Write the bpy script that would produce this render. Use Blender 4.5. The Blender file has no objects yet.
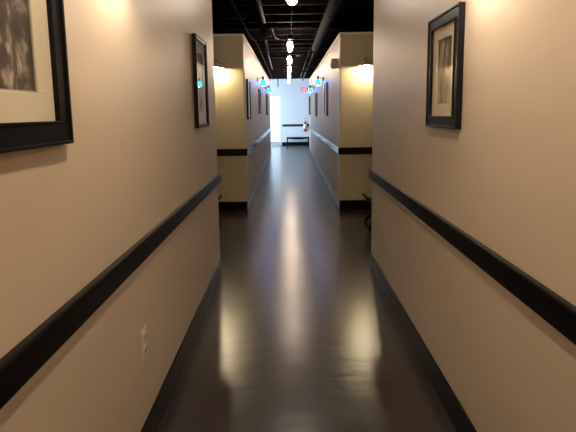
import bpy, bmesh, math
from mathutils import Vector, Matrix
PI = math.pi
SC = bpy.context.scene
COL = SC.collection

# ------------------------------------------------------------------ materials
def mat(name, base, rough=0.5, metal=0.0, spec=0.5, bump=None, var=None, rvar=None, coat=0.0):
    m = bpy.data.materials.new(name); m.use_nodes = True
    nt = m.node_tree; b = nt.nodes['Principled BSDF']
    b.inputs['Base Color'].default_value = (*base, 1)
    b.inputs['Roughness'].default_value = rough
    b.inputs['Metallic'].default_value = metal
    b.inputs['Specular IOR Level'].default_value = spec
    b.inputs['Coat Weight'].default_value = coat
    b.inputs['Coat Roughness'].default_value = 0.08
    tc = nt.nodes.new('ShaderNodeTexCoord')
    if var:      # (scale, second colour, detail)
        n = nt.nodes.new('ShaderNodeTexNoise'); n.inputs['Scale'].default_value = var[0]; n.inputs['Detail'].default_value = var[2]
        nt.links.new(tc.outputs['Object'], n.inputs['Vector'])
        r = nt.nodes.new('ShaderNodeValToRGB')
        r.color_ramp.elements[0].position = 0.35; r.color_ramp.elements[1].position = 0.68
        r.color_ramp.elements[0].color = (*base, 1); r.color_ramp.elements[1].color = (*var[1], 1)
        nt.links.new(n.outputs['Fac'], r.inputs['Fac']); nt.links.new(r.outputs['Color'], b.inputs['Base Color'])
    if rvar:     # (scale, low, high)
        n = nt.nodes.new('ShaderNodeTexNoise'); n.inputs['Scale'].default_value = rvar[0]; n.inputs['Detail'].default_value = 5
        nt.links.new(tc.outputs['Object'], n.inputs['Vector'])
        mr = nt.nodes.new('ShaderNodeMapRange')
        mr.inputs['From Min'].default_value = 0.3; mr.inputs['From Max'].default_value = 0.7
        mr.inputs['To Min'].default_value = rvar[1]; mr.inputs['To Max'].default_value = rvar[2]
        nt.links.new(n.outputs['Fac'], mr.inputs['Value']); nt.links.new(mr.outputs['Result'], b.inputs['Roughness'])
    if bump:     # (scale, strength, distance)
        n = nt.nodes.new('ShaderNodeTexNoise'); n.inputs['Scale'].default_value = bump[0]; n.inputs['Detail'].default_value = 3
        nt.links.new(tc.outputs['Object'], n.inputs['Vector'])
        bp = nt.nodes.new('ShaderNodeBump'); bp.inputs['Strength'].default_value = bump[1]; bp.inputs['Distance'].default_value = bump[2]
        nt.links.new(n.outputs['Fac'], bp.inputs['Height']); nt.links.new(bp.outputs['Normal'], b.inputs['Normal'])
    return m

def emis(name, col, strength, extra=None):
    m = bpy.data.materials.new(name); m.use_nodes = True
    b = m.node_tree.nodes['Principled BSDF']
    b.inputs['Base Color'].default_value = (*col, 1)
    b.inputs['Emission Color'].default_value = (*col, 1)
    b.inputs['Emission Strength'].default_value = strength
    return m

def glass(name, tint=(1, 1, 1), ior=1.5, rough=0.0, boost=0.0):
    m = bpy.data.materials.new(name); m.use_nodes = True
    nt = m.node_tree; nt.nodes.clear()
    o = nt.nodes.new('ShaderNodeOutputMaterial'); mx = nt.nodes.new('ShaderNodeMixShader')
    t = nt.nodes.new('ShaderNodeBsdfTransparent'); g = nt.nodes.new('ShaderNodeBsdfGlossy'); fr = nt.nodes.new('ShaderNodeFresnel')
    t.inputs['Color'].default_value = (*tint, 1); g.inputs['Roughness'].default_value = rough; fr.inputs['IOR'].default_value = ior
    ad = nt.nodes.new('ShaderNodeMath'); ad.operation = 'ADD'; ad.inputs[1].default_value = boost
    ge = nt.nodes.new('ShaderNodeNewGeometry'); inv = nt.nodes.new('ShaderNodeMath'); inv.operation = 'SUBTRACT'; inv.inputs[0].default_value = 1
    mu = nt.nodes.new('ShaderNodeMath'); mu.operation = 'MULTIPLY'
    nt.links.new(ge.outputs['Backfacing'], inv.inputs[1]); nt.links.new(fr.outputs[0], ad.inputs[0])
    nt.links.new(ad.outputs[0], mu.inputs[0]); nt.links.new(inv.outputs[0], mu.inputs[1]); nt.links.new(mu.outputs[0], mx.inputs[0])
    nt.links.new(t.outputs[0], mx.inputs[1]); nt.links.new(g.outputs[0], mx.inputs[2]); nt.links.new(mx.outputs[0], o.inputs[0])
    return m

WALL = (0.50, 0.405, 0.292)
M = {}
M['wall'] = mat('beige_paint', WALL, 0.42, spec=0.5, bump=(240, 0.12, 0.002), var=(1.3, (0.51, 0.413, 0.298), 3))
M['wall_lamp_tint'] = mat('beige_paint_lamp_tint', (0.51, 0.42, 0.275), 0.5, bump=(240, 0.12, 0.002))  # hallway beige with the recess lamps' yellow light put into the colour
M['wall_white'] = mat('white_paint', (0.80, 0.83, 0.87), 0.6, bump=(200, 0.08, 0.002))
M['cap'] = mat('pale_cap', (0.68, 0.60, 0.50), 0.4)
M['trim'] = mat('black_trim_paint', (0.005, 0.0045, 0.005), 0.14, spec=0.25, bump=(18, 0.08, 0.002))
M['trim_base'] = mat('black_baseboard_paint', (0.006, 0.005, 0.0055), 0.28, spec=0.06, bump=(18, 0.1, 0.002))
M['trim_soft'] = mat('black_trim_satin', (0.010, 0.009, 0.010), 0.45)
M['deck'] = mat('black_deck_paint', (0.010, 0.008, 0.009), 0.8, bump=(9, 0.3, 0.01))
M['joist'] = mat('black_joist_paint', (0.006, 0.0045, 0.005), 0.7, spec=0.1, var=(8, (0.014, 0.010, 0.0105), 4))
M['duct'] = mat('dusty_dark_duct', (0.005, 0.004, 0.004), 0.75, spec=0.04, var=(14, (0.022, 0.018, 0.018), 5))
M['ductdark'] = mat('black_duct', (0.006, 0.005, 0.005), 0.9, spec=0.0, var=(9, (0.016, 0.013, 0.013), 4))
M['pipe'] = mat('grey_pipe', (0.03, 0.026, 0.026), 0.6, spec=0.1, var=(10, (0.07, 0.06, 0.06), 4))
M['frame'] = mat('black_frame_lacquer', (0.007, 0.006, 0.007), 0.3, spec=0.10, bump=(60, 0.08, 0.002))
M['mat'] = mat('cream_mat_board', (0.62, 0.55, 0.40), 0.8)
M['matdark'] = mat('mat_core', (0.33, 0.27, 0.19), 0.8)
M['picglass'] = glass('picture_glass', ior=1.45)
M['jar'] = glass('jar_glass', ior=1.45)
M['pane'] = glass('door_glass', tint=(0.93, 0.97, 1.0))
M['nickel'] = mat('aged_nickel', (0.50, 0.46, 0.40), 0.3, metal=0.8)
M['bronze'] = mat('dark_bronze', (0.05, 0.04, 0.035), 0.35, metal=0.7)
M['bench'] = mat('black_bench_paint', (0.004, 0.004, 0.004), 0.45, spec=0.12)
M['plate'] = mat('almond_plastic', (0.55, 0.46, 0.35), 0.35)
M['slot'] = mat('outlet_slot', (0.03, 0.025, 0.02), 0.6)
M['strobe'] = mat('grey_strobe', (0.42, 0.36, 0.32), 0.4)
M['lens'] = mat('strobe_lens', (0.85, 0.83, 0.8), 0.15)
M['alu'] = mat('aluminium', (0.62, 0.67, 0.72), 0.35, metal=0.6)
M['red'] = mat('red_enamel', (0.55, 0.02, 0.03), 0.3)
M['white'] = mat('white_finish', (0.9, 0.88, 0.87), 0.5)
M['exit_red'] = emis('exit_red', (1.0, 0.03, 0.08), 0.55)
M['exit_letter'] = emis('exit_letter', (1.0, 0.30, 0.35), 0.5)
M['pave'] = mat('outdoor_paving', (0.62, 0.66, 0.72), 0.8, var=(2, (0.55, 0.6, 0.66), 4))
M['bulb_warm'] = emis('bulb_warm', (1.0, 0.87, 0.74), 110)
M['bulb_yellow'] = emis('bulb_yellow', (1.0, 0.84, 0.54), 200)
M['bulb_pendant'] = emis('bulb_pendant', (1.0, 0.78, 0.60), 36)
M['bulb_globe'] = emis('bulb_globe', (1.0, 0.84, 0.68), 36)
M['bulb_fill'] = emis('bulb_fill', (1.0, 0.82, 0.63), 130)  # strong bulb for the added globes that fill the near walls
M['bulb_blue'] = emis('bulb_blue', (0.9, 0.82, 0.95), 11)

def blue_glass():
    m = bpy.data.materials.new('blue_glass_shade'); m.use_nodes = True
    nt = m.node_tree; nt.nodes.clear()
    o = nt.nodes.new('ShaderNodeOutputMaterial'); a = nt.nodes.new('ShaderNodeAddShader')
    t = nt.nodes.new('ShaderNodeBsdfTranslucent'); e = nt.nodes.new('ShaderNodeEmission')
    t.inputs['Color'].default_value = (0.05, 0.5, 0.95, 1)
    e.inputs['Color'].default_value = (0.02, 0.42, 1.0, 1); e.inputs['Strength'].default_value = 0.6
    nt.links.new(t.outputs[0], a.inputs[0]); nt.links.new(e.outputs[0], a.inputs[1]); nt.links.new(a.outputs[0], o.inputs[0])
    return m
M['blue'] = blue_glass()

def floor_material():
    m = bpy.data.materials.new('polished_stained_concrete'); m.use_nodes = True
    nt = m.node_tree; b = nt.nodes['Principled BSDF']; L = nt.links
    tc = nt.nodes.new('ShaderNodeTexCoord')
    def noise(scale, detail, sx=1, sy=1, dist=0.0):
        mp = nt.nodes.new('ShaderNodeMapping'); mp.inputs['Scale'].default_value = (sx, sy, 1)
        n = nt.nodes.new('ShaderNodeTexNoise'); n.inputs['Scale'].default_value = scale
        n.inputs['Detail'].default_value = detail; n.inputs['Distortion'].default_value = dist
        L.new(tc.outputs['Object'], mp.inputs[0]); L.new(mp.outputs[0], n.inputs['Vector']); return n
    n1 = noise(2.0, 4); r = nt.nodes.new('ShaderNodeValToRGB')
    r.color_ramp.elements[0].position = 0.2; r.color_ramp.elements[0].color = (0.009, 0.0052, 0.0042, 1)
    r.color_ramp.elements[1].position = 0.85; r.color_ramp.elements[1].color = (0.036, 0.021, 0.017, 1)
    L.new(n1.outputs['Fac'], r.inputs[0]); L.new(r.outputs[0], b.inputs['Base Color'])
    n2 = noise(5, 5, 1, 1.3); mr = nt.nodes.new('ShaderNodeMapRange')
    mr.inputs['From Min'].default_value = 0.1; mr.inputs['From Max'].default_value = 0.9
    mr.inputs['To Min'].default_value = 0.235; mr.inputs['To Max'].default_value = 0.270
    L.new(n2.outputs['Fac'], mr.inputs['Value']); L.new(mr.outputs[0], b.inputs['Roughness'])
    b.inputs['Specular IOR Level'].default_value = 1.0
    n3 = noise(4.0, 3, 0.7, 2.4); n4 = noise(30, 3)
    b1 = nt.nodes.new('ShaderNodeBump'); b1.inputs['Strength'].default_value = 0.22; b1.inputs['Distance'].default_value = 0.010
    b2 = nt.nodes.new('ShaderNodeBump'); b2.inputs['Strength'].default_value = 0.30; b2.inputs['Distance'].default_value = 0.002
    L.new(n3.outputs['Fac'], b1.inputs['Height']); L.new(n4.outputs['Fac'], b2.inputs['Height']); L.new(b1.outputs[0], b2.inputs['Normal'])
    L.new(b2.outputs[0], b.inputs['Normal'])
    return m
M['floor'] = floor_material()

def photo_material(name, kind):
    """black-and-white prints; the image belongs to the print itself"""
    m = bpy.data.materials.new(name); m.use_nodes = True
    nt = m.node_tree; b = nt.nodes['Principled BSDF']; L = nt.links; b.inputs['Roughness'].default_value = 0.7
    tc = nt.nodes.new('ShaderNodeTexCoord'); mp = nt.nodes.new('ShaderNodeMapping')
    L.new(tc.outputs['Object'], mp.inputs[0])
    n = nt.nodes.new('ShaderNodeTexNoise'); n.inputs['Detail'].default_value = 8
    L.new(mp.outputs[0], n.inputs['Vector'])
    r = nt.nodes.new('ShaderNodeValToRGB'); L.new(n.outputs['Fac'], r.inputs[0])
    el = r.color_ramp.elements
    if kind == 'rocks':
        mp.inputs['Scale'].default_value = (1.5, 1, 0.8); n.inputs['Scale'].default_value = 13; n.inputs['Distortion'].default_value = 0.3
        el[0].position = 0.42; el[0].color = (0.040, 0.029, 0.022, 1); el[1].position = 0.70; el[1].color = (0.46, 0.36, 0.26, 1)
        e = el.new(0.56); e.color = (0.075, 0.055, 0.042, 1)
    elif kind == 'falls':
        mp.inputs['Scale'].default_value = (5, 1, 0.7); n.inputs['Scale'].default_value = 5; n.inputs['Distortion'].default_value = 0.3
        el[0].position = 0.40; el[0].color = (0.05, 0.042, 0.03, 1); el[1].position = 0.66; el[1].color = (0.50, 0.42, 0.28, 1)
    else:
        mp.inputs['Scale'].default_value = (2, 1, 2); n.inputs['Scale'].default_value = 4
        el[0].position = 0.42; el[0].color = (0.10, 0.09, 0.085, 1); el[1].position = 0.62; el[1].color = (0.48, 0.44, 0.40, 1)
    if kind in ('rocks', 'falls'):      # the print is lighter towards its lower edge
        sp = nt.nodes.new('ShaderNodeSeparateXYZ'); L.new(tc.outputs['Object'], sp.inputs[0])
        g = nt.nodes.new('ShaderNodeMapRange'); g.inputs['From Min'].default_value = 0.14; g.inputs['From Max'].default_value = 0.45
        g.inputs['To Min'].default_value = 0.07; g.inputs['To Max'].default_value = -0.06
        ad = nt.nodes.new('ShaderNodeMath'); L.new(sp.outputs['Z'], g.inputs['Value'])
        L.new(n.outputs['Fac'], ad.inputs[0]); L.new(g.outputs[0], ad.inputs[1]); L.new(ad.outputs[0], r.inputs[0])
    L.new(r.outputs[0], b.inputs['Base Color'])
    return m
M['ph_rocks'] = photo_material('print_rocks', 'rocks')
M['ph_falls'] = photo_material('print_falls', 'falls')
M['ph_mist'] = photo_material('print_mist', 'mist')

# ------------------------------------------------------------------ mesh helpers
class MB:
    def __init__(s): s.bm = bmesh.new()
    def box(s, x0, x1, y0, y1, z0, z1, bev=0.0, rot=None, piv=None, vert_only=False, seg=2):
        g = bmesh.ops.create_cube(s.bm, size=1.0); vs = g['verts']
        for v in vs:
            v.co = Vector(((x0+x1)/2 + v.co.x*(x1-x0), (y0+y1)/2 + v.co.y*(y1-y0), (z0+z1)/2 + v.co.z*(z1-z0)))
        if bev:
            es = list({e for v in vs for e in v.link_edges})
            if vert_only: es = [e for e in es if abs(e.verts[0].co.z-e.verts[1].co.z) > 1e-4]
            r = bmesh.ops.bevel(s.bm, geom=es, offset=bev, segments=seg, affect='EDGES', profile=0.5)
            vs = list({v for f in r['faces'] for v in f.verts} | {v for v in vs if v.is_valid})
        if rot is not None:
            bmesh.ops.rotate(s.bm, cent=piv or Vector(((x0+x1)/2, (y0+y1)/2, (z0+z1)/2)), matrix=rot, verts=[v for v in vs if v.is_valid])
        return s
    def tube(s, pts, r, n=12, cap=True):
        P = [Vector(p) for p in pts]; rs = r if isinstance(r, (list, tuple)) else [r]*len(P)
        rings = []; up = Vector((0.123, 0.2, 1)).normalized()
        t0 = (P[1]-P[0]).normalized(); a = t0.cross(up)
        if a.length < 1e-3: a = t0.cross(Vector((1, 0, 0)))
        a.normalize()
        for i, p in enumerate(P):
            t = (P[min(i+1, len(P)-1)] - P[max(i-1, 0)]).normalized()
            a = (a - t*a.dot(t)).normalized(); b = t.cross(a)
            rings.append([s.bm.verts.new(p + (a*math.cos(2*PI*k/n) + b*math.sin(2*PI*k/n))*rs[i]) for k in range(n)])
        for i in range(len(rings)-1):
            for k in range(n):
                f = s.bm.faces.new((rings[i][k], rings[i][(k+1) % n], rings[i+1][(k+1) % n], rings[i+1][k])); f.smooth = True
        if cap:
            s.bm.faces.new(rings[0][::-1]); s.bm.faces.new(rings[-1])
        return s
    def lathe(s, prof, c=(0, 0, 0), n=24, axis='Z'):
        rings = []
        for r, z in prof:
            ring = []
            for k in range(n):
                a = 2*PI*k/n; x, y = r*math.cos(a), r*math.sin(a)
                p = (x, y, z) if axis == 'Z' else (x, z, y)
                ring.append(s.bm.verts.new(Vector(c) + Vector(p)))
            rings.append(ring)
        for i in range(len(rings)-1):
            for k in range(n):
                f = s.bm.faces.new((rings[i][k], rings[i][(k+1) % n], rings[i+1][(k+1) % n], rings[i+1][k])); f.smooth = True
        if prof[0][0] > 1e-4: s.bm.faces.new(rings[0][::-1])
        if prof[-1][0] > 1e-4: s.bm.faces.new(rings[-1])
        bmesh.ops.remove_doubles(s.bm, verts=[v for rg in rings for v in rg], dist=1e-5)
        return s
    def shell(s, prof, thick=0.003, c=(0, 0, 0), n=28):
        """open shade: profile down the outside and back up the inside"""
        inner = [(max(r-thick, 0.001), z) for r, z in prof][::-1]
        full = prof + inner + [prof[0]]
        rings = []
        for r, z in full[:-1]:
            rings.append([s.bm.verts.new(Vector(c) + Vector((r*math.cos(2*PI*k/n), r*math.sin(2*PI*k/n), z))) for k in range(n)])
        m = len(rings)
        for i in range(m):
            A, B = rings[i], rings[(i+1) % m]
            for k in range(n):
                f = s.bm.faces.new((A[k], A[(k+1) % n], B[(k+1) % n], B[k])); f.smooth = True
        return s
    def poly(s, pts, y0, y1):
        """outline in X-Z extruded along Y"""
        a = [s.bm.verts.new((x, y0, z)) for x, z in pts]; b = [s.bm.verts.new((x, y1, z)) for x, z in pts]
        s.bm.faces.new(a); s.bm.faces.new(b[::-1]); n = len(pts)
        for i in range(n): s.bm.faces.new((a[i], b[i], b[(i+1) % n], a[(i+1) % n]))
        return s
    def build(s, name, m, parent=None, label=None):
        bmesh.ops.recalc_face_normals(s.bm, faces=s.bm.faces)
        me = bpy.data.meshes.new(name); s.bm.to_mesh(me); s.bm.free(); me.materials.append(m)
        o = bpy.data.objects.new(name, me); COL.objects.link(o)
        if parent: o.parent = parent
        if label: o['label'] = label
        return o

def struct(o, label=None):
    o['kind'] = 'structure'
    if label: o['label'] = label
    return o
def tag(o, label, cat, group=None):
    o['label'] = label; o['category'] = cat
    if group: o['group'] = group
    return o
def thing(name, label, cat, loc, rz=0, group=None):
    o = bpy.data.objects.new(name, None); COL.objects.link(o); o.empty_display_size = 0.1
    o.location = loc; o.rotation_euler = (0, 0, rz)
    return tag(o, label, cat, group)
def copy_thing(src, label, loc, rz, group=None):
    c = src.copy(); COL.objects.link(c); c.location = loc; c.rotation_euler = (0, 0, rz); c['label'] = label
    if group: c['group'] = group
    for ch in list(src.children):
        d = ch.copy(); COL.objects.link(d); d.parent = c
        for g in list(ch.children):
            e = g.copy(); COL.objects.link(e); e.parent = d
    return c

# ------------------------------------------------------------------ room shell
XL, XR = -0.677, 0.814
Y_CORNER_L, Y_CORNER_R, Y_FACE, Y_END, Y_FAR = 4.15, 4.27, 6.93, 17.0, 21.05
TOP = 2.725; DECK = 3.36; T = 0.13; SIDE_L, SIDE_R = -2.45, 2.55
LOB_L, LOB_R = -4.6, 3.6; Y_BACK = -3.2

struct(MB().box(LOB_L-0.2, LOB_R+0.2, Y_BACK-0.2, Y_FAR+0.2, -0.12, 0).build('floor', M['floor']), 'polished dark brown stained concrete floor of the hallway')
struct(MB().box(LOB_L-0.2, LOB_R+0.2, Y_BACK-0.2, Y_FAR+0.2, DECK, DECK+0.1).build('ceiling', M['deck']), 'black painted roof deck above open joists')

def hall_wall(name, x_face, sgn, y0, y1, label, ret0=None, ret1=None, x_side=None):
    """partition whose corridor face is at x_face; sgn = direction away from the corridor; ret = return wall at an end"""
    m = MB()
    xs = sorted((x_face, x_face + sgn*T)); m.box(xs[0], xs[1], y0, y1, 0, TOP, bev=0.012, vert_only=True)
    return struct(m.build(name, M['wall']), label)
hall_wall('wall_left', XL, -1, Y_BACK, Y_CORNER_L, 'near beige left wall of the hallway')
hall_wall('wall_right', XR, 1, Y_BACK, Y_CORNER_R, 'near beige right wall of the hallway')
hall_wall('wall_far_left', XL, -1, Y_FACE+T-0.012, Y_END, 'beige left wall of the far hallway')
hall_wall('wall_far_right', XR, 1, Y_FACE+T-0.012, Y_END, 'beige right wall of the far hallway')
# returns and alcove walls
struct(MB().box(SIDE_L, XL-T+0.001, Y_CORNER_L-T, Y_CORNER_L, 0, TOP).build('wall_left_return', M['wall']))
struct(MB().box(XR+T-0.001, SIDE_R, Y_CORNER_R-T, Y_CORNER_R, 0, TOP).build('wall_right_return', M['wall']))
struct(MB().box(SIDE_L, XL, Y_FACE, Y_FACE+T-0.012, 0, TOP, bev=0.01, vert_only=True).build('wall_alcove_left', M['wall_lamp_tint']), 'beige wall, lamp yellow in its colour, facing the camera in the left recess')
struct(MB().box(XR, SIDE_R, Y_FACE, Y_FACE+T-0.012, 0, TOP, bev=0.01, vert_only=True).build('wall_alcove_right', M['wall_lamp_tint']), 'beige wall, lamp yellow in its colour, facing the camera in the right recess')
struct(MB().box(SIDE_L-T, SIDE_L, Y_BACK, Y_END, 0, DECK).build('wall_side_left', M['wall']))
struct(MB().box(SIDE_R, SIDE_R+T, Y_BACK, Y_END, 0, DECK).build('wall_side_right', M['wall']))
struct(MB().box(SIDE_L-T, SIDE_R+T, Y_BACK-T, Y_BACK, 0, DECK).build('wall_back', M['wall']))
struct(MB().box(LOB_L, XL-T, Y_END-T, Y_END, 0, TOP).build('wall_lobby_left', M['wall_white']))
struct(MB().box(XR+T, LOB_R, Y_END-T, Y_END, 0, TOP).build('wall_lobby_right', M['wall_white']))
# lobby end wall with the glass door opening
DX0, DX1, DZ = -1.28, -0.33, 2.36
m = MB()
m.box(LOB_L, DX0, Y_FAR, Y_FAR+0.15, 0, DECK); m.box(DX1, LOB_R, Y_FAR, Y_FAR+0.15, 0, DECK); m.box(DX0, DX1, Y_FAR, Y_FAR+0.15, DZ, DECK)
struct(m.build('wall_far', M['wall_white']), 'pale daylit wall at the far end of the hallway')
struct(MB().box(LOB_R, LOB_R+0.15, Y_END, Y_FAR, 0, DECK).build('wall_lobby_side', M['wall_white']))
WY0, WY1, WZ0, WZ1 = 17.3, 20.8, 0.25, 2.75
m = MB(); X0, X1 = LOB_L-0.15, LOB_L
m.box(X0, X1, Y_END-T, WY0, 0, DECK); m.box(X0, X1, WY1, Y_FAR+0.15, 0, DECK); m.box(X0, X1, WY0, WY1, 0, WZ0); m.box(X0, X1, WY0, WY1, WZ1, DECK)
struct(m.build('wall_window_side', M['wall_white']))
w = MB()
for a, b in ((WY0, WY0+.05), (WY1-.05, WY1), (18.4, 18.45), (19.6, 19.65)): w.box(X0+.03, X1-.03, a, b, WZ0, WZ1)
w.box(X0+.03, X1-.03, WY0, WY1, WZ0, WZ0+.05).box(X0+.03, X1-.03, WY0, WY1, WZ1-.05, WZ1)
w = struct(w.build('window_1', M['alu']), 'tall lobby window')
MB().box(X0+.07, X0+.075, WY0+.05, WY1-.05, WZ0+.05, WZ1-.05).build('pane', M['pane'], w)
# door_1: aluminium framed glass exit door
d = MB()
yd0, yd1 = Y_FAR+0.03, Y_FAR+0.10
d.box(DX0, DX0+.05, yd0, yd1, 0, DZ).box(DX1-.05, DX1, yd0, yd1, 0, DZ).box(DX0+.05, DX1-.05, yd0, yd1, DZ-.05, DZ).box(DX0+.05, DX1-.05, yd0, yd1, 2.10, 2.14)
d.box(DX0+.05, DX1-.05, yd0, yd1, 0.01, 0.16)
d = struct(d.build('door_1', M['alu']), 'bright glass exit door at the far left end')
MB().box(DX0+.05, DX1-.05, yd0+.03, yd0+.035, 0.16, DZ-.05).build('pane', M['pane'], d)
MB().tube([(DX0+.08, yd0-.04, 0.98), (DX1-.08, yd0-.04, 0.98)], 0.016).box(DX0+.1, DX0+.13, yd0-.04, yd0+.03, .965, .995).box(DX1-.13, DX1-.1, yd0-.04, yd0+.03, .965, .995).build('push_bar', M['alu'], d)
struct(MB().box(-14, 10, Y_FAR+0.25, 42, -0.16, -0.04).box(-14, LOB_L-0.25, 8, Y_FAR+0.25, -0.16, -0.04).build('ground', M['pave']), 'pale paving outside the glass door')

# ------------------------------------------------------------------ chair rails, baseboards, wall caps
RZ0, RZ1, RT = 0.897, 0.992, 0.028
def rail(name, boxes, label=None, mt='trim'):
    m = MB(); z0 = RZ0 if name in ('trim_1', 'trim_2') else 0.882
    for (x0, x1, y0, y1) in boxes:
        m.box(x0, x1, y0, y1, z0, RZ1, bev=0.008)
    return struct(m.build(name, M[mt]), label)
rail('trim_1', [(XL-.004, XL+RT, Y_BACK, Y_CORNER_L+RT), (XL-1.0, XL+RT, Y_CORNER_L-.004, Y_CORNER_L+RT)], 'black chair rail on the near left wall')
rail('trim_2', [(XR-RT, XR+.004, Y_BACK, Y_CORNER_R+RT), (XR-RT, XR+1.0, Y_CORNER_R-.004, Y_CORNER_R+RT)], 'black chair rail on the near right wall')
rail('trim_3', [(XL-.004, XL+RT, Y_FACE-RT, Y_END), (SIDE_L, XL+RT, Y_FACE-RT, Y_FACE+.004)], 'black chair rail around the far left wall')
rail('trim_4', [(XR-RT, XR+.004, Y_FACE-RT, Y_END), (XR-RT, SIDE_R, Y_FACE-RT, Y_FACE+.004)], 'black chair rail around the far right wall')
rail('trim_5', [(DX1+.06, LOB_R, Y_FAR-RT, Y_FAR+.004)], 'black chair rail on the pale far wall', 'trim_soft')
BT, BH = 0.010, 0.145
def bb(name, boxes, label=None):
    m = MB()
    for (x0, x1, y0, y1) in boxes: m.box(x0, x1, y0, y1, 0, BH, bev=0.004)
    return struct(m.build(name, M['trim_base']), label)
bb('baseboard_left', [(XL-.004, XL+BT, Y_BACK, Y_CORNER_L+BT), (SIDE_L, XL+BT, Y_CORNER_L-.004, Y_CORNER_L+BT)], 'black baseboard of the near left wall')
bb('baseboard_right', [(XR-BT, XR+.004, Y_BACK, Y_CORNER_R+BT), (XR-BT, SIDE_R, Y_CORNER_R-.004, Y_CORNER_R+BT)], 'black baseboard of the near right wall')
bb('baseboard_far_left', [(XL-.004, XL+BT, Y_FACE-BT, Y_END+BT), (SIDE_L, XL+BT, Y_FACE-BT, Y_FACE+.004)], 'black baseboard of the far left wall')
bb('baseboard_far_right', [(XR-BT, XR+.004, Y_FACE-BT, Y_END+BT), (XR-BT, SIDE_R, Y_FACE-BT, Y_FACE+.004)], 'black baseboard of the far right wall')
bb('baseboard_far', [(DX1+.02, LOB_R, Y_FAR-BT, Y_FAR+.004)], 'black baseboard of the pale far wall')
def cap(name, boxes, label):
    m = MB()
    for (x0, x1, y0, y1) in boxes: m.box(x0, x1, y0, y1, TOP, TOP+.03, bev=0.004)
    return struct(m.build(name, M['cap']), label)
cap('trim_6', [(XL-T, XL+.012, Y_FACE-.012, Y_END), (SIDE_L, XL-T, Y_FACE-.012, Y_FACE+T)], 'pale cap along the top of the far left wall')
cap('trim_7', [(XR-.012, XR+T, Y_FACE-.012, Y_END), (XR+T, SIDE_R, Y_FACE-.012, Y_FACE+T)], 'pale cap along the top of the far right wall')

# ------------------------------------------------------------------ open ceiling: joists, ducts, pipes
def joist(x0, x1):
    m = MB()
    m.box(x0, x1, -.03, .03, 3.075, 3.10, bev=.004); m.box(x0, x1, -.006, .006, 3.10, DECK-.02); m.box(x0, x1, -.03, .03, DECK-.025, DECK-.001)
    return m.build('ceiling_joist', M['joist'])
jl = 'black steel joist crossing the hallway under the dark roof deck'
j0 = joist(SIDE_L+.002, SIDE_R-.002); y = 6.528 - 0.605*5; j0.location = (0, y, 0); tag(j0, jl, 'joist', 'black ceiling joists')
first_lobby = None
while y + 0.605 < Y_FAR - 0.1:
    y += 0.605
    if y < Y_END - 0.15:
        c = j0.copy(); COL.objects.link(c); c.location = (0, y, 0)
    elif y > Y_END + .05:
        if first_lobby is None: c = first_lobby = joist(LOB_L+.002, LOB_R-.002); tag(c, jl, 'joist', 'black ceiling joists')
        else: c = first_lobby.copy(); COL.objects.link(c)
        c.location = (0, y, 0)

def hangers(parent, x, z, r, ys):
    for yy in ys:
        m = MB(); m.tube([(x, yy, z+r), (x, yy, DECK-.001)], 0.004, 6); m.tube([(x, yy-.012, z), (x, yy+.012, z)], r+.004, 14)
        m.build('hanger', M['joist'], parent)
def run(name, label, cat, pts, r, mt, hang=(), collars=()):
    o = tag(MB().tube(pts, r, 16).build(name, M[mt]), label, cat)
    for yy in collars:
        x, z = pts[0][0], pts[0][2]
        MB().tube([(x, yy-.02, z), (x, yy+.02, z)], r+.006, 16).build('collar', M[mt], o)
    if hang: hangers(o, pts[0][0], pts[0][2], r, hang)
    return o
run('round_duct', 'long round grey duct under the joists on the right', 'duct', [(.61, 0.95, 2.91), (.60, 5.51, 2.91), (.598, 9.69, 2.91)], .075, 'duct', (3.5, 5.13, 8.2), (2.6, 4.4, 6.2, 8.0, 9.8))
run('conduit_pipe', 'thin pale conduit running beside the right edge of the round duct', 'pipe', [(.70, 0.95, 2.96), (.70, 10.925, 2.96)], .011, 'pipe', (4.2, 7.03, 10.5))
run('sprinkler_pipe', 'grey pipe continuing beyond the end of the right duct', 'pipe', [(.63, 10.07, 2.93), (.63, 16.34, 2.93), (.66, 19.57, 2.93)], .028, 'pipe', (12, 15))
run('conduit_pipe', 'slim conduit beside the grey pipe beyond the right duct', 'pipe', [(.52, 10.165, 2.96), (.52, 18.62, 2.96)], .014, 'pipe', (12.6, 16))
run('conduit_pipe', 'long thin dark pipe close above the left wall top', 'pipe', [(-.67, 1.9, 2.90), (-.665, 8.17, 2.90), (-.60, 8.55, 2.90), (-.60, 18.05, 2.90)], .02, 'duct', (4.6, 7.3))
run('black_duct', 'thick black duct with elbow among the left ceiling pipes', 'duct', [(-.46, 2.85, 2.96), (-.45, 5.985, 2.96), (-.40, 6.555, 2.95), (-.385, 7.505, 2.94), (-.385, 7.885, 2.94)], .065, 'ductdark', (4.3, 6.0))
run('drain_pipe', 'short pale pipe hanging beside the thick black duct', 'pipe', [(-.33, 4.37, 2.86), (-.33, 6.603, 2.86)], .027, 'pipe', (5.2, 6.6))
run('drain_pipe', 'grey pipe running away over the left lamp side', 'pipe', [(-.40, 8.312, 2.90), (-.455, 10.925, 2.90), (-.48, 13.87, 2.90)], .026, 'pipe', (9.6,))
run('sprinkler_pipe', 'straight grey cross pipe joining the left ceiling pipes', 'pipe', [(-.64, 8.075, 2.91), (-.27, 8.075, 2.91)], .022, 'pipe')
run('conduit_pipe', 'bent thin conduit crossing under the joists before the second lamp', 'pipe', [(.42, 7.353, 2.92), (-.20, 7.353, 2.92), (-.245, 7.372, 2.92), (-.25, 7.457, 2.92), (-.21, 8.265, 2.90), (-.15, 8.312, 2.89)], .012, 'pipe', (7.353,))
run('conduit_pipe', 'thin straight conduit along the middle of the ceiling feeding the lamps', 'pipe', [(.078, 0.95, 3.067), (.078, 19, 3.067)], .009, 'pipe', (3.2, 7.4))
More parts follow.
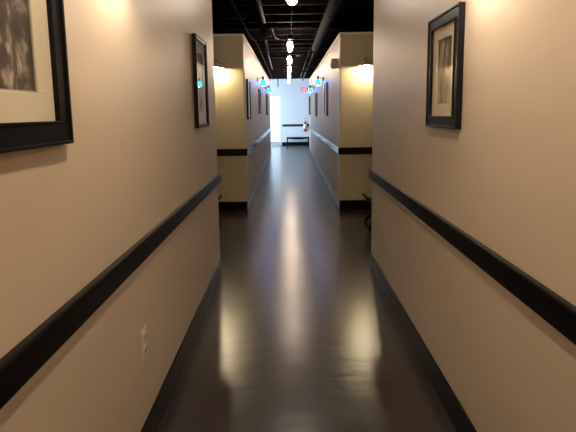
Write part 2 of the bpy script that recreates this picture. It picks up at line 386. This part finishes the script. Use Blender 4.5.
run('sprinkler_pipe', 'short cross pipe above the left recess', 'pipe', [(-.90, 6.697, 2.93), (-.60, 6.697, 2.93)], .013, 'pipe')
run('strut_bar', 'white bar under the joists between lamps and right pipe', 'bar', [(.22, 10.83, 2.90), (.40, 10.83, 2.90)], .016, 'pipe', (10.83,))
run('cross_pipe', 'upper thin pipe crossing above the far right wall', 'pipe', [(.48, 12.35, 2.80), (SIDE_R, 12.35, 2.80)], .022, 'duct')
run('cross_pipe', 'lower thin pipe crossing above the far right wall', 'pipe', [(.45, 13.87, 2.80), (SIDE_R, 13.87, 2.80)], .022, 'duct')
run('cross_pipe', 'grey pipe crossing the hallway ceiling near the fourth lamp', 'pipe', [(-.62, 11.685, 2.96), (.60, 11.685, 2.96)], .016, 'pipe')
run('cable_drop', 'short dark bracket hanging in front of the glass door', 'bracket', [(-.40, 18.62, DECK-.001), (-.40, 18.62, 2.62)], .02, 'joist')
t = thing('junction_box', 'small dark junction box on the roof deck above the left pipes', 'box', (-.50, 9.35, DECK-.001-.05))
MB().box(-.06, .06, -.05, .05, -.05, .05, bev=.006).build('body', M['duct'], t); MB().box(-.05, .05, -.055, -.05, -.04, .04, bev=.002).build('cover', M['pipe'], t)

# ------------------------------------------------------------------ pendant lamps
def pendant_globe(bulb='bulb_globe'):
    t = thing('pendant_lamp', 'round glowing globe lamp at the top edge, nearest of the ceiling lamps', 'lamp', (.058, 4.83, DECK), 0, 'ceiling lamps down the hallway')
    MB().tube([(0, 0, 0), (0, 0, -.46)], .008, 10).build('stem', M['bronze'], t)
    MB().lathe([(0.001, -.001), (.05, -.001), (.05, -.02), (0.001, -.03)]).build('canopy', M['bronze'], t)
    MB().lathe([(.018, -.45), (.03, -.47), (.034, -.56), (.02, -.575)]).build('socket', M['bronze'], t)
    r = .057; MB().lathe([(max(r*math.sin(a), .0005), -.57-r + r*math.cos(a)) for a in [PI*k/14 for k in range(15)]]).build('globe', M[bulb], t)
    return t
pendant_globe()
fill_globe = pendant_globe('bulb_fill'); fill_globe.location = (.058, 1.0, DECK); fill_globe['label'] = 'added globe lamp out of view, fill light above the near hallway'  # globe added out of view to even out light on the near walls
copy_thing(fill_globe, 'added globe lamp behind the camera, fill light for the near walls', (.058, -1.6, DECK), 0)  # second globe added for fill light
def pendant_jar(y, label):
    t = thing('pendant_lamp', label, 'lamp', (.055, y, DECK), 0, 'ceiling lamps down the hallway')
    MB().tube([(0, 0, 0), (0, 0, -.36)], .008, 10).build('stem', M['bronze'], t)
    MB().lathe([(0.001, -.001), (.05, -.001), (.05, -.02), (0.001, -.03)]).build('canopy', M['bronze'], t)
    MB().lathe([(.016, -.35), (.03, -.37), (.05, -.41), (.055, -.44), (.05, -.45)]).build('socket', M['bronze'], t)
    MB().shell([(.052, -.44), (.072, -.48), (.074, -.56), (.066, -.64), (.045, -.685), (.02, -.70)], .003).build('glass_jar', M['jar'], t)
    MB().lathe([(.0005, -.485), (.03, -.49), (.044, -.51), (.050, -.56), (.044, -.62), (.026, -.66), (.0005, -.672)], n=18).build('bulb', M['bulb_pendant'], t)
    return t
pj = pendant_jar(8.5, 'glowing glass jar lamp, second ceiling lamp from the camera')
for i, (yy, lb) in enumerate(((10.8, 'glowing jar lamp just below and beyond the second ceiling lamp'),
        (13.1, 'fourth glowing ceiling lamp down the hallway'), (15.3, 'fifth glowing ceiling lamp down the hallway'),
        (17.6, 'farthest glowing ceiling lamp, just above the pale far wall'))):
    copy_thing(pj, lb, (.055, yy, DECK), 0)

# ------------------------------------------------------------------ wall sconces (local: wall at y=0, lamp towards -y)
def sconce(label, loc, rz, bulb, shade_mat, shade_prof, group, metal='nickel', bz=None):
    t = thing('wall_sconce', label, 'wall lamp', loc, rz, group)
    MB().lathe([(.0005, 0), (.055, 0), (.052, -.012), (.03, -.02), (.0005, -.022)], axis='Y').build('back_plate', M[metal], t)
    MB().tube([(0, -.018, 0), (0, -.05, .015), (0, -.085, .05), (0, -.115, .06), (0, -.13, .045)], .008, 10).build('arm', M[metal], t)
    MB().lathe([(.0005, .105), (.005, .10), (.006, .075), (.014, .06), (.022, .045), (.026, .01), (.03, -.012), (.022, -.02)], c=(0, -.13, 0)).build('socket', M[metal], t)
    MB().shell(shade_prof, .003, c=(0, -.13, 0)).build('lamp_shade', M[shade_mat], t)
    z = bz or shade_prof[-1][1]
    MB().lathe([(.0005, -.018), (.014, -.02), (.028, -.045), (.030, z*.5-.03), (.024, z-.002), (.0005, z+.004-.016)], c=(0, -.13, 0), n=16).build('bulb', M[bulb], t)
    return t
CONE = [(.026, -.004), (.045, -.014), (.08, -.034), (.112, -.052), (.120, -.060)]
DEEP = [(.026, -.004), (.045, -.018), (.07, -.055), (.088, -.10), (.092, -.118)]
BELL = [(.026, -.008), (.045, -.03), (.055, -.07), (.07, -.115), (.08, -.135)]
A90 = PI/2
sconce('cone shaded wall lamp lighting the right recess wall', (1.19, Y_FACE, 2.295), 0, 'bulb_yellow', 'nickel', CONE, 'cone shaded wall lamps')
sconce('cone shaded wall lamp half hidden in the left recess', (-1.085, Y_FACE, 2.292), 0, 'bulb_yellow', 'nickel', CONE, 'cone shaded wall lamps')
sconce('cone shaded wall lamp above the near left wall glow', (XL, 1.74, 2.31), A90, 'bulb_warm', 'nickel', DEEP, 'cone shaded wall lamps', bz=-.08)
sconce('cone shaded wall lamp above the near right wall glow', (XR, 1.82, 2.31), -A90, 'bulb_warm', 'nickel', DEEP, 'cone shaded wall lamps', bz=-.08)
sconce('added cone shaded wall lamp behind the camera on the left wall, fill light', (XL, -1.5, 2.27), A90, 'bulb_warm', 'nickel', DEEP, 'cone shaded wall lamps', bz=-.08)  # unseen pair of sconces added for extra light from behind
sconce('added cone shaded wall lamp behind the camera on the right wall, fill light', (XR, -1.5, 2.27), -A90, 'bulb_warm', 'nickel', DEEP, 'cone shaded wall lamps', bz=-.08)
b1 = sconce('blue glass wall lamp on the far left wall, nearer of two', (XL, 9.95, 2.285), A90, 'bulb_blue', 'blue', BELL, 'blue glass wall lamps', 'bronze')
copy_thing(b1, 'blue glass wall lamp on the far left wall, farther of two', (XL, 13.3, 2.285), A90)
copy_thing(b1, 'blue glass wall lamp on the far right wall, nearer of two', (XR, 10.1, 2.285), -A90)
copy_thing(b1, 'blue glass wall lamp on the far right wall, farther of two', (XR, 13.6, 2.285), -A90)

# ------------------------------------------------------------------ framed pictures
def ring(m, w, h, mw, y0, y1, z0=0):
    """rectangular ring centred on x, from z0 up"""
    m.box(-w/2, w/2, y0, y1, z0, z0+mw, bev=.002); m.box(-w/2, w/2, y0, y1, z0+h-mw, z0+h, bev=.002)
    m.box(-w/2, -w/2+mw, y0, y1, z0+mw-.001, z0+h-mw+.001, bev=.002); m.box(w/2-mw, w/2, y0, y1, z0+mw-.001, z0+h-mw+.001, bev=.002)
def picture(label, loc, rz, w, h, mw, matw, ph, depth=.032, group=None, matmat='mat'):
    t = thing('framed_picture', label, 'picture', loc, rz, group)
    m = MB(); lip = min(.01, mw*.25)
    ring(m, w, h, lip, -depth, -.002)
    if mw > .05:                                   # raised lip, flat face set back, inner lip
        m2w = w-2*lip+.002; m2h = h-2*lip+.002
        ring(m, m2w, m2h, mw-lip, -depth+.006, -.002, lip-.001)
        ring(m, w-2*mw+.014, h-2*mw+.014, .007, -depth+.001, -.006, mw-.007)
    else:
        ring(m, w-2*lip+.002, h-2*lip+.002, mw-lip, -depth+.004, -.002, lip-.001)
    m.build('frame', M['frame'], t)
    iw, ih = w-2*mw, h-2*mw
    m = MB(); ring(m, iw+.01, ih+.01, matw+.005, -.016, -.010, mw-.005)
    mb = m.build('mat_board', M[matmat], t)
    m = MB(); ring(m, iw-2*matw+.004, ih-2*matw+.004, .006, -.014, -.0095, mw+matw-.002)
    m.build('mat_bevel', M['matdark'], mb)
    MB().box(-iw/2+matw, iw/2-matw, -.010, -.006, mw+matw, h-mw-matw).build('photograph', M[ph], t)
    MB().box(-iw/2, iw/2, -.0195, -.018, mw, h-mw).build('glass', M['picglass'], t)
    return t
picture('large black frame with cream mat and dark rocky photograph, cut off at the top left', (XL, .905, 1.467), A90, .84, .64, .068, .075, 'ph_rocks')
picture('slim black framed picture on the near left wall by the corner', (XL, 3.41, 1.445), A90, .42, .67, .028, .09, 'ph_mist')
picture('wide black framed picture on the near right wall', (XR, 2.295, 1.462), -A90, .45, .575, .06, .062, 'ph_falls')
picture('dark framed picture on the far left wall right after the recess', (XL, 7.53, 1.445), A90, .46, .66, .03, .08, 'ph_mist')
picture('dark framed picture on the far left wall after the nearer blue lamp', (XL, 10.48, 1.53), A90, .54, .57, .03, .08, 'ph_mist')
picture('dark framed picture at the end of the far left wall', (XL, 14.0, 1.47), A90, .6, .65, .03, .08, 'ph_mist')
picture('dark framed picture on the far right wall under the nearer blue lamp', (XR, 9.32, 1.475), -A90, .46, .68, .03, .08, 'ph_mist')
picture('dark framed picture on the far right wall, middle of three', (XR, 12.6, 1.42), -A90, .56, .66, .03, .08, 'ph_mist')
picture('dark framed picture at the end of the far right wall', (XR, 16.35, 1.45), -A90, .56, .68, .03, .08, 'ph_mist')

# ------------------------------------------------------------------ small wall fittings
def outlet(label, loc, rz):
    t = thing('wall_outlet', label, 'outlet', loc, rz)
    MB().box(-.036, .036, -.006, 0, -.058, .058, bev=.003).build('cover_plate', M['plate'], t)
    for dz in (-.027, .027):
        f = MB().box(-.017, .017, -.010, -.005, dz-.017, dz+.017, bev=.004).build('socket_face', M['plate'], t)
        for q in ((-.009, -.006, -.004, .009), (.006, .009, -.004, .009), (-.003, .003, -.012, -.007)):
            MB().box(q[0], q[1], -.0108, -.0095, dz+q[2], dz+q[3]).build('slot', M['slot'], f)
    MB().lathe([(.0005, -.0075), (.003, -.007), (.003, -.005)], axis='Y', n=10).build('screw', M['nickel'], t)
    t.scale = (1.1, 1.1, 1.2)
outlet('almond duplex outlet low on the near left wall', (XL, 1.90, .512), A90)
outlet('small outlet low on the far left wall', (XL, 9.07, .55), A90)
t = thing('alarm_strobe', 'small square fire alarm strobe high on the far right wall', 'alarm', (XR, 7.36, 2.335), -A90)
MB().box(-.07, .07, -.10, .004, -.075, .075, bev=.008).build('housing', M['strobe'], t)
MB().box(-.045, .045, -.112, -.098, -.055, .0, bev=.006).build('lens', M['lens'], t)
MB().lathe([(.0005, -.106), (.025, -.104), (.027, -.098)], c=(0, 0, .035), axis='Y').build('speaker', M['strobe'], t)

# exit sign on the far wall
t = thing('exit_sign', 'red lit EXIT sign high on the pale far wall', 'sign', (.79, Y_FAR, 2.515), 0)
MB().box(-.19, .19, -.06, 0, 0, .19, bev=.006).build('housing', M['strobe'], t)
MB().box(-.155, .180, -.064, -.058, .012, .178, bev=.002).build('face', M['exit_red'], t)
m = MB(); LH, LW, ST = .105, .052, .017; zb = .043; ya, yb = -.067, -.063
x = -.115
m.box(x, x+ST, ya, yb, zb, zb+LH); [m.box(x+ST-.001, x+LW, ya, yb, zz, zz+ST) for zz in (zb, zb+LH/2-ST/2, zb+LH-ST)]
x += .073; cx, cz = x+LW/2, zb+LH/2
for a in (1, -1):
    ang = math.atan2(LW-ST*.6, LH)*a
    m.box(cx-ST/2, cx+ST/2, ya, yb, cz-LH*.53, cz+LH*.53, rot=Matrix.Rotation(ang, 3, 'Y'), piv=Vector((cx, (ya+yb)/2, cz)))
x += .068; m.box(x, x+ST, ya, yb, zb, zb+LH)
x += .036; m.box(x, x+LW, ya, yb, zb+LH-ST, zb+LH); m.box(x+LW/2-ST/2, x+LW/2+ST/2, ya, yb, zb, zb+LH-ST+.001)
m.build('lettering', M['exit_letter'], t)

# fire extinguisher on the far wall
t = thing('fire_extinguisher', 'red fire extinguisher with white upper band on the pale far wall', 'extinguisher', (.80, Y_FAR, .64), 0)
MB().lathe([(.0005, 0), (.07, .005), (.075, .02), (.075, .36), (.06, .41), (.028, .44), (.02, .46), (.0005, .462)], c=(0, -.11, 0)).build('cylinder', M['red'], t)
MB().lathe([(.0765, .14), (.0765, .36)], c=(0, -.11, 0)).build('white_band', M['white'], t)  # white band around the upper part of the cylinder
MB().box(-.012, .012, -.13, -.09, .46, .50, bev=.003).box(-.014, .014, -.19, -.08, .50, .512, bev=.003).box(-.014, .014, -.17, -.08, .535, .545, bev=.003).box(-.01, .01, -.09, -.075, .49, .545).build('valve_handle', M['bronze'], t)
MB().tube([(0.02, -.11, .48), (.07, -.12, .47), (.088, -.13, .40), (.088, -.13, .12)], .009, 10).build('hose', M['bronze'], t)
MB().box(-.03, .03, -.036, .004, .20, .42, bev=.004).build('wall_bracket', M['nickel'], t)
t = thing('wall_placard', 'small white placard above the fire extinguisher', 'sign', (.80, Y_FAR, 1.15), 0)
MB().box(-.07, .07, -.006, 0, 0, .16, bev=.002).build('plate', M['white'], t)
MB().box(-.05, .05, -.0075, -.0055, .09, .12).build('red_stripe', M['red'], t)

# ------------------------------------------------------------------ benches
t = thing('bench', 'slim black bench against the pale far wall', 'bench', (.45, 20.72, 0), 0)
MB().box(-.53, .53, -.17, .17, .345, .395, bev=.006).build('seat', M['bench'], t)
for sx in (-1, 1):
    m = MB(); m.box(sx*.50-.03, sx*.50+.03, -.15, -.11, 0, .345, bev=.004); m.box(sx*.50-.03, sx*.50+.03, .11, .15, 0, .345, bev=.004); m.box(sx*.50-.015, sx*.50+.015, -.11, .11, .10, .13)
    m.build('leg', M['bench'], t)
pts = [(-.47, .346), (.47, .346)] + [(.47-.94*k/24, .335 - .04*math.sin(PI*k/24)) for k in range(25)]
for yy in (-.16, .145):
    MB().poly(pts, yy, yy+.015).build('apron', M['bench'], t)

def alcove_bench(label, loc, rz):
    """bench with upturned scroll ends and crossed legs, long axis local X, end nearest the hallway at -X"""
    t = thing('bench', label, 'bench', loc, rz, 'recess benches'); t.scale = (1, 1, .87)
    Lh, D = .50, .19
    # seat slab whose ends curl up
    top = []; n = 8
    for k in range(n+1):
        a = PI/2*k/n; top.append((-Lh + .10 - .10*math.sin(a), .36 + .075*(1-math.cos(a))))
    prof = [(-Lh+.10+.0, .36)] + top[1:]
    path = prof[::-1] + [(-x, z) for x, z in prof]
    th = .045
    up = [(x, z+th*(.8 if abs(x) > Lh-.05 else 1)) for x, z in path]
    MB().poly(path + up[::-1], -D, D).build('seat', M['bench'], t)
    for sx in (-1, 1):
        m = MB()
        m.tube([(sx*(Lh-.0), -D-.0, .455), (sx*(Lh-.0), D, .455)], .018, 12); m.build('scroll_end', M['bench'], t)
        m = MB()
        for s in (-1, 1):
            yy = s*(D-.02)
            m.tube([(sx*(Lh-.02), yy, .012), (sx*(Lh-.10), yy, .13), (sx*(Lh-.20), yy, .355)], .024, 8)
            m.tube([(sx*(Lh-.22), yy, .012), (sx*(Lh-.14), yy, .13), (sx*(Lh-.04), yy, .365)], .024, 8)
        m.tube([(sx*(Lh-.12), -D+.02, .17), (sx*(Lh-.12), D-.02, .17)], .011, 8)
        m.build('crossed_legs', M['bench'], t)
    MB().tube([(-Lh+.12, 0, .17), (Lh-.12, 0, .17)], .011, 8).build('stretcher', M['bench'], t)
    return t
alcove_bench('low black bench partly hidden in the right recess', (1.545, 5.9, 0), 0)
alcove_bench('low black bench almost hidden behind the left corner', (-1.465, 5.95, 0), 0)

# ------------------------------------------------------------------ daylight and sky
w = bpy.data.worlds.new('sky'); SC.world = w; w.use_nodes = True
bg = w.node_tree.nodes['Background']; bg.inputs['Color'].default_value = (0.72, 0.86, 1.0, 1); bg.inputs['Strength'].default_value = 0.72
def area(name, loc, rot, sx, sy, power, col):
    l = bpy.data.lights.new(name, 'AREA'); l.shape = 'RECTANGLE'; l.size = sx; l.size_y = sy; l.energy = power; l.color = col
    o = bpy.data.objects.new(name, l); COL.objects.link(o); o.location = loc; o.rotation_euler = rot; return o
area('window_daylight', (LOB_L-.35, 19.05, 1.5), (0, -PI/2, 0), 2.5, 3.4, 165, (0.66, 0.84, 1.0))

# ------------------------------------------------------------------ camera
f, p, r, yaw = 440.0, math.atan(55/440), 0.0134, math.radians(0.0952)
R = Vector((1, 0, 0)); U = Vector((0, math.sin(p), math.cos(p))); F = Vector((0, math.cos(p), -math.sin(p)))
Z = Matrix.Rotation(yaw, 3, 'Z')
right = Z @ (R*math.cos(r) - U*math.sin(r)); up = Z @ (R*math.sin(r) + U*math.cos(r)); fw = Z @ F
cd = bpy.data.cameras.new('camera'); cd.sensor_width = 36; cd.lens = f/576*36; cd.shift_y = -48.5/576; cd.clip_start = .02; cd.clip_end = 200
co = bpy.data.objects.new('camera', cd); COL.objects.link(co)
mw = Matrix((right, up, -fw)).transposed().to_4x4(); mw.translation = Vector((0, 0, 1.55)); co.matrix_world = mw
SC.camera = co
vs = SC.view_settings; vs.view_transform = 'Standard'; vs.look = 'None'; vs.gamma = 1.0; vs.exposure = 2.0; vs.use_curve_mapping = False
SC.cycles.use_denoising = True
SC.cycles.max_bounces = 8; SC.cycles.diffuse_bounces = 5; SC.cycles.glossy_bounces = 4; SC.cycles.transparent_max_bounces = 12
SC.cycles.sample_clamp_indirect = 6.0
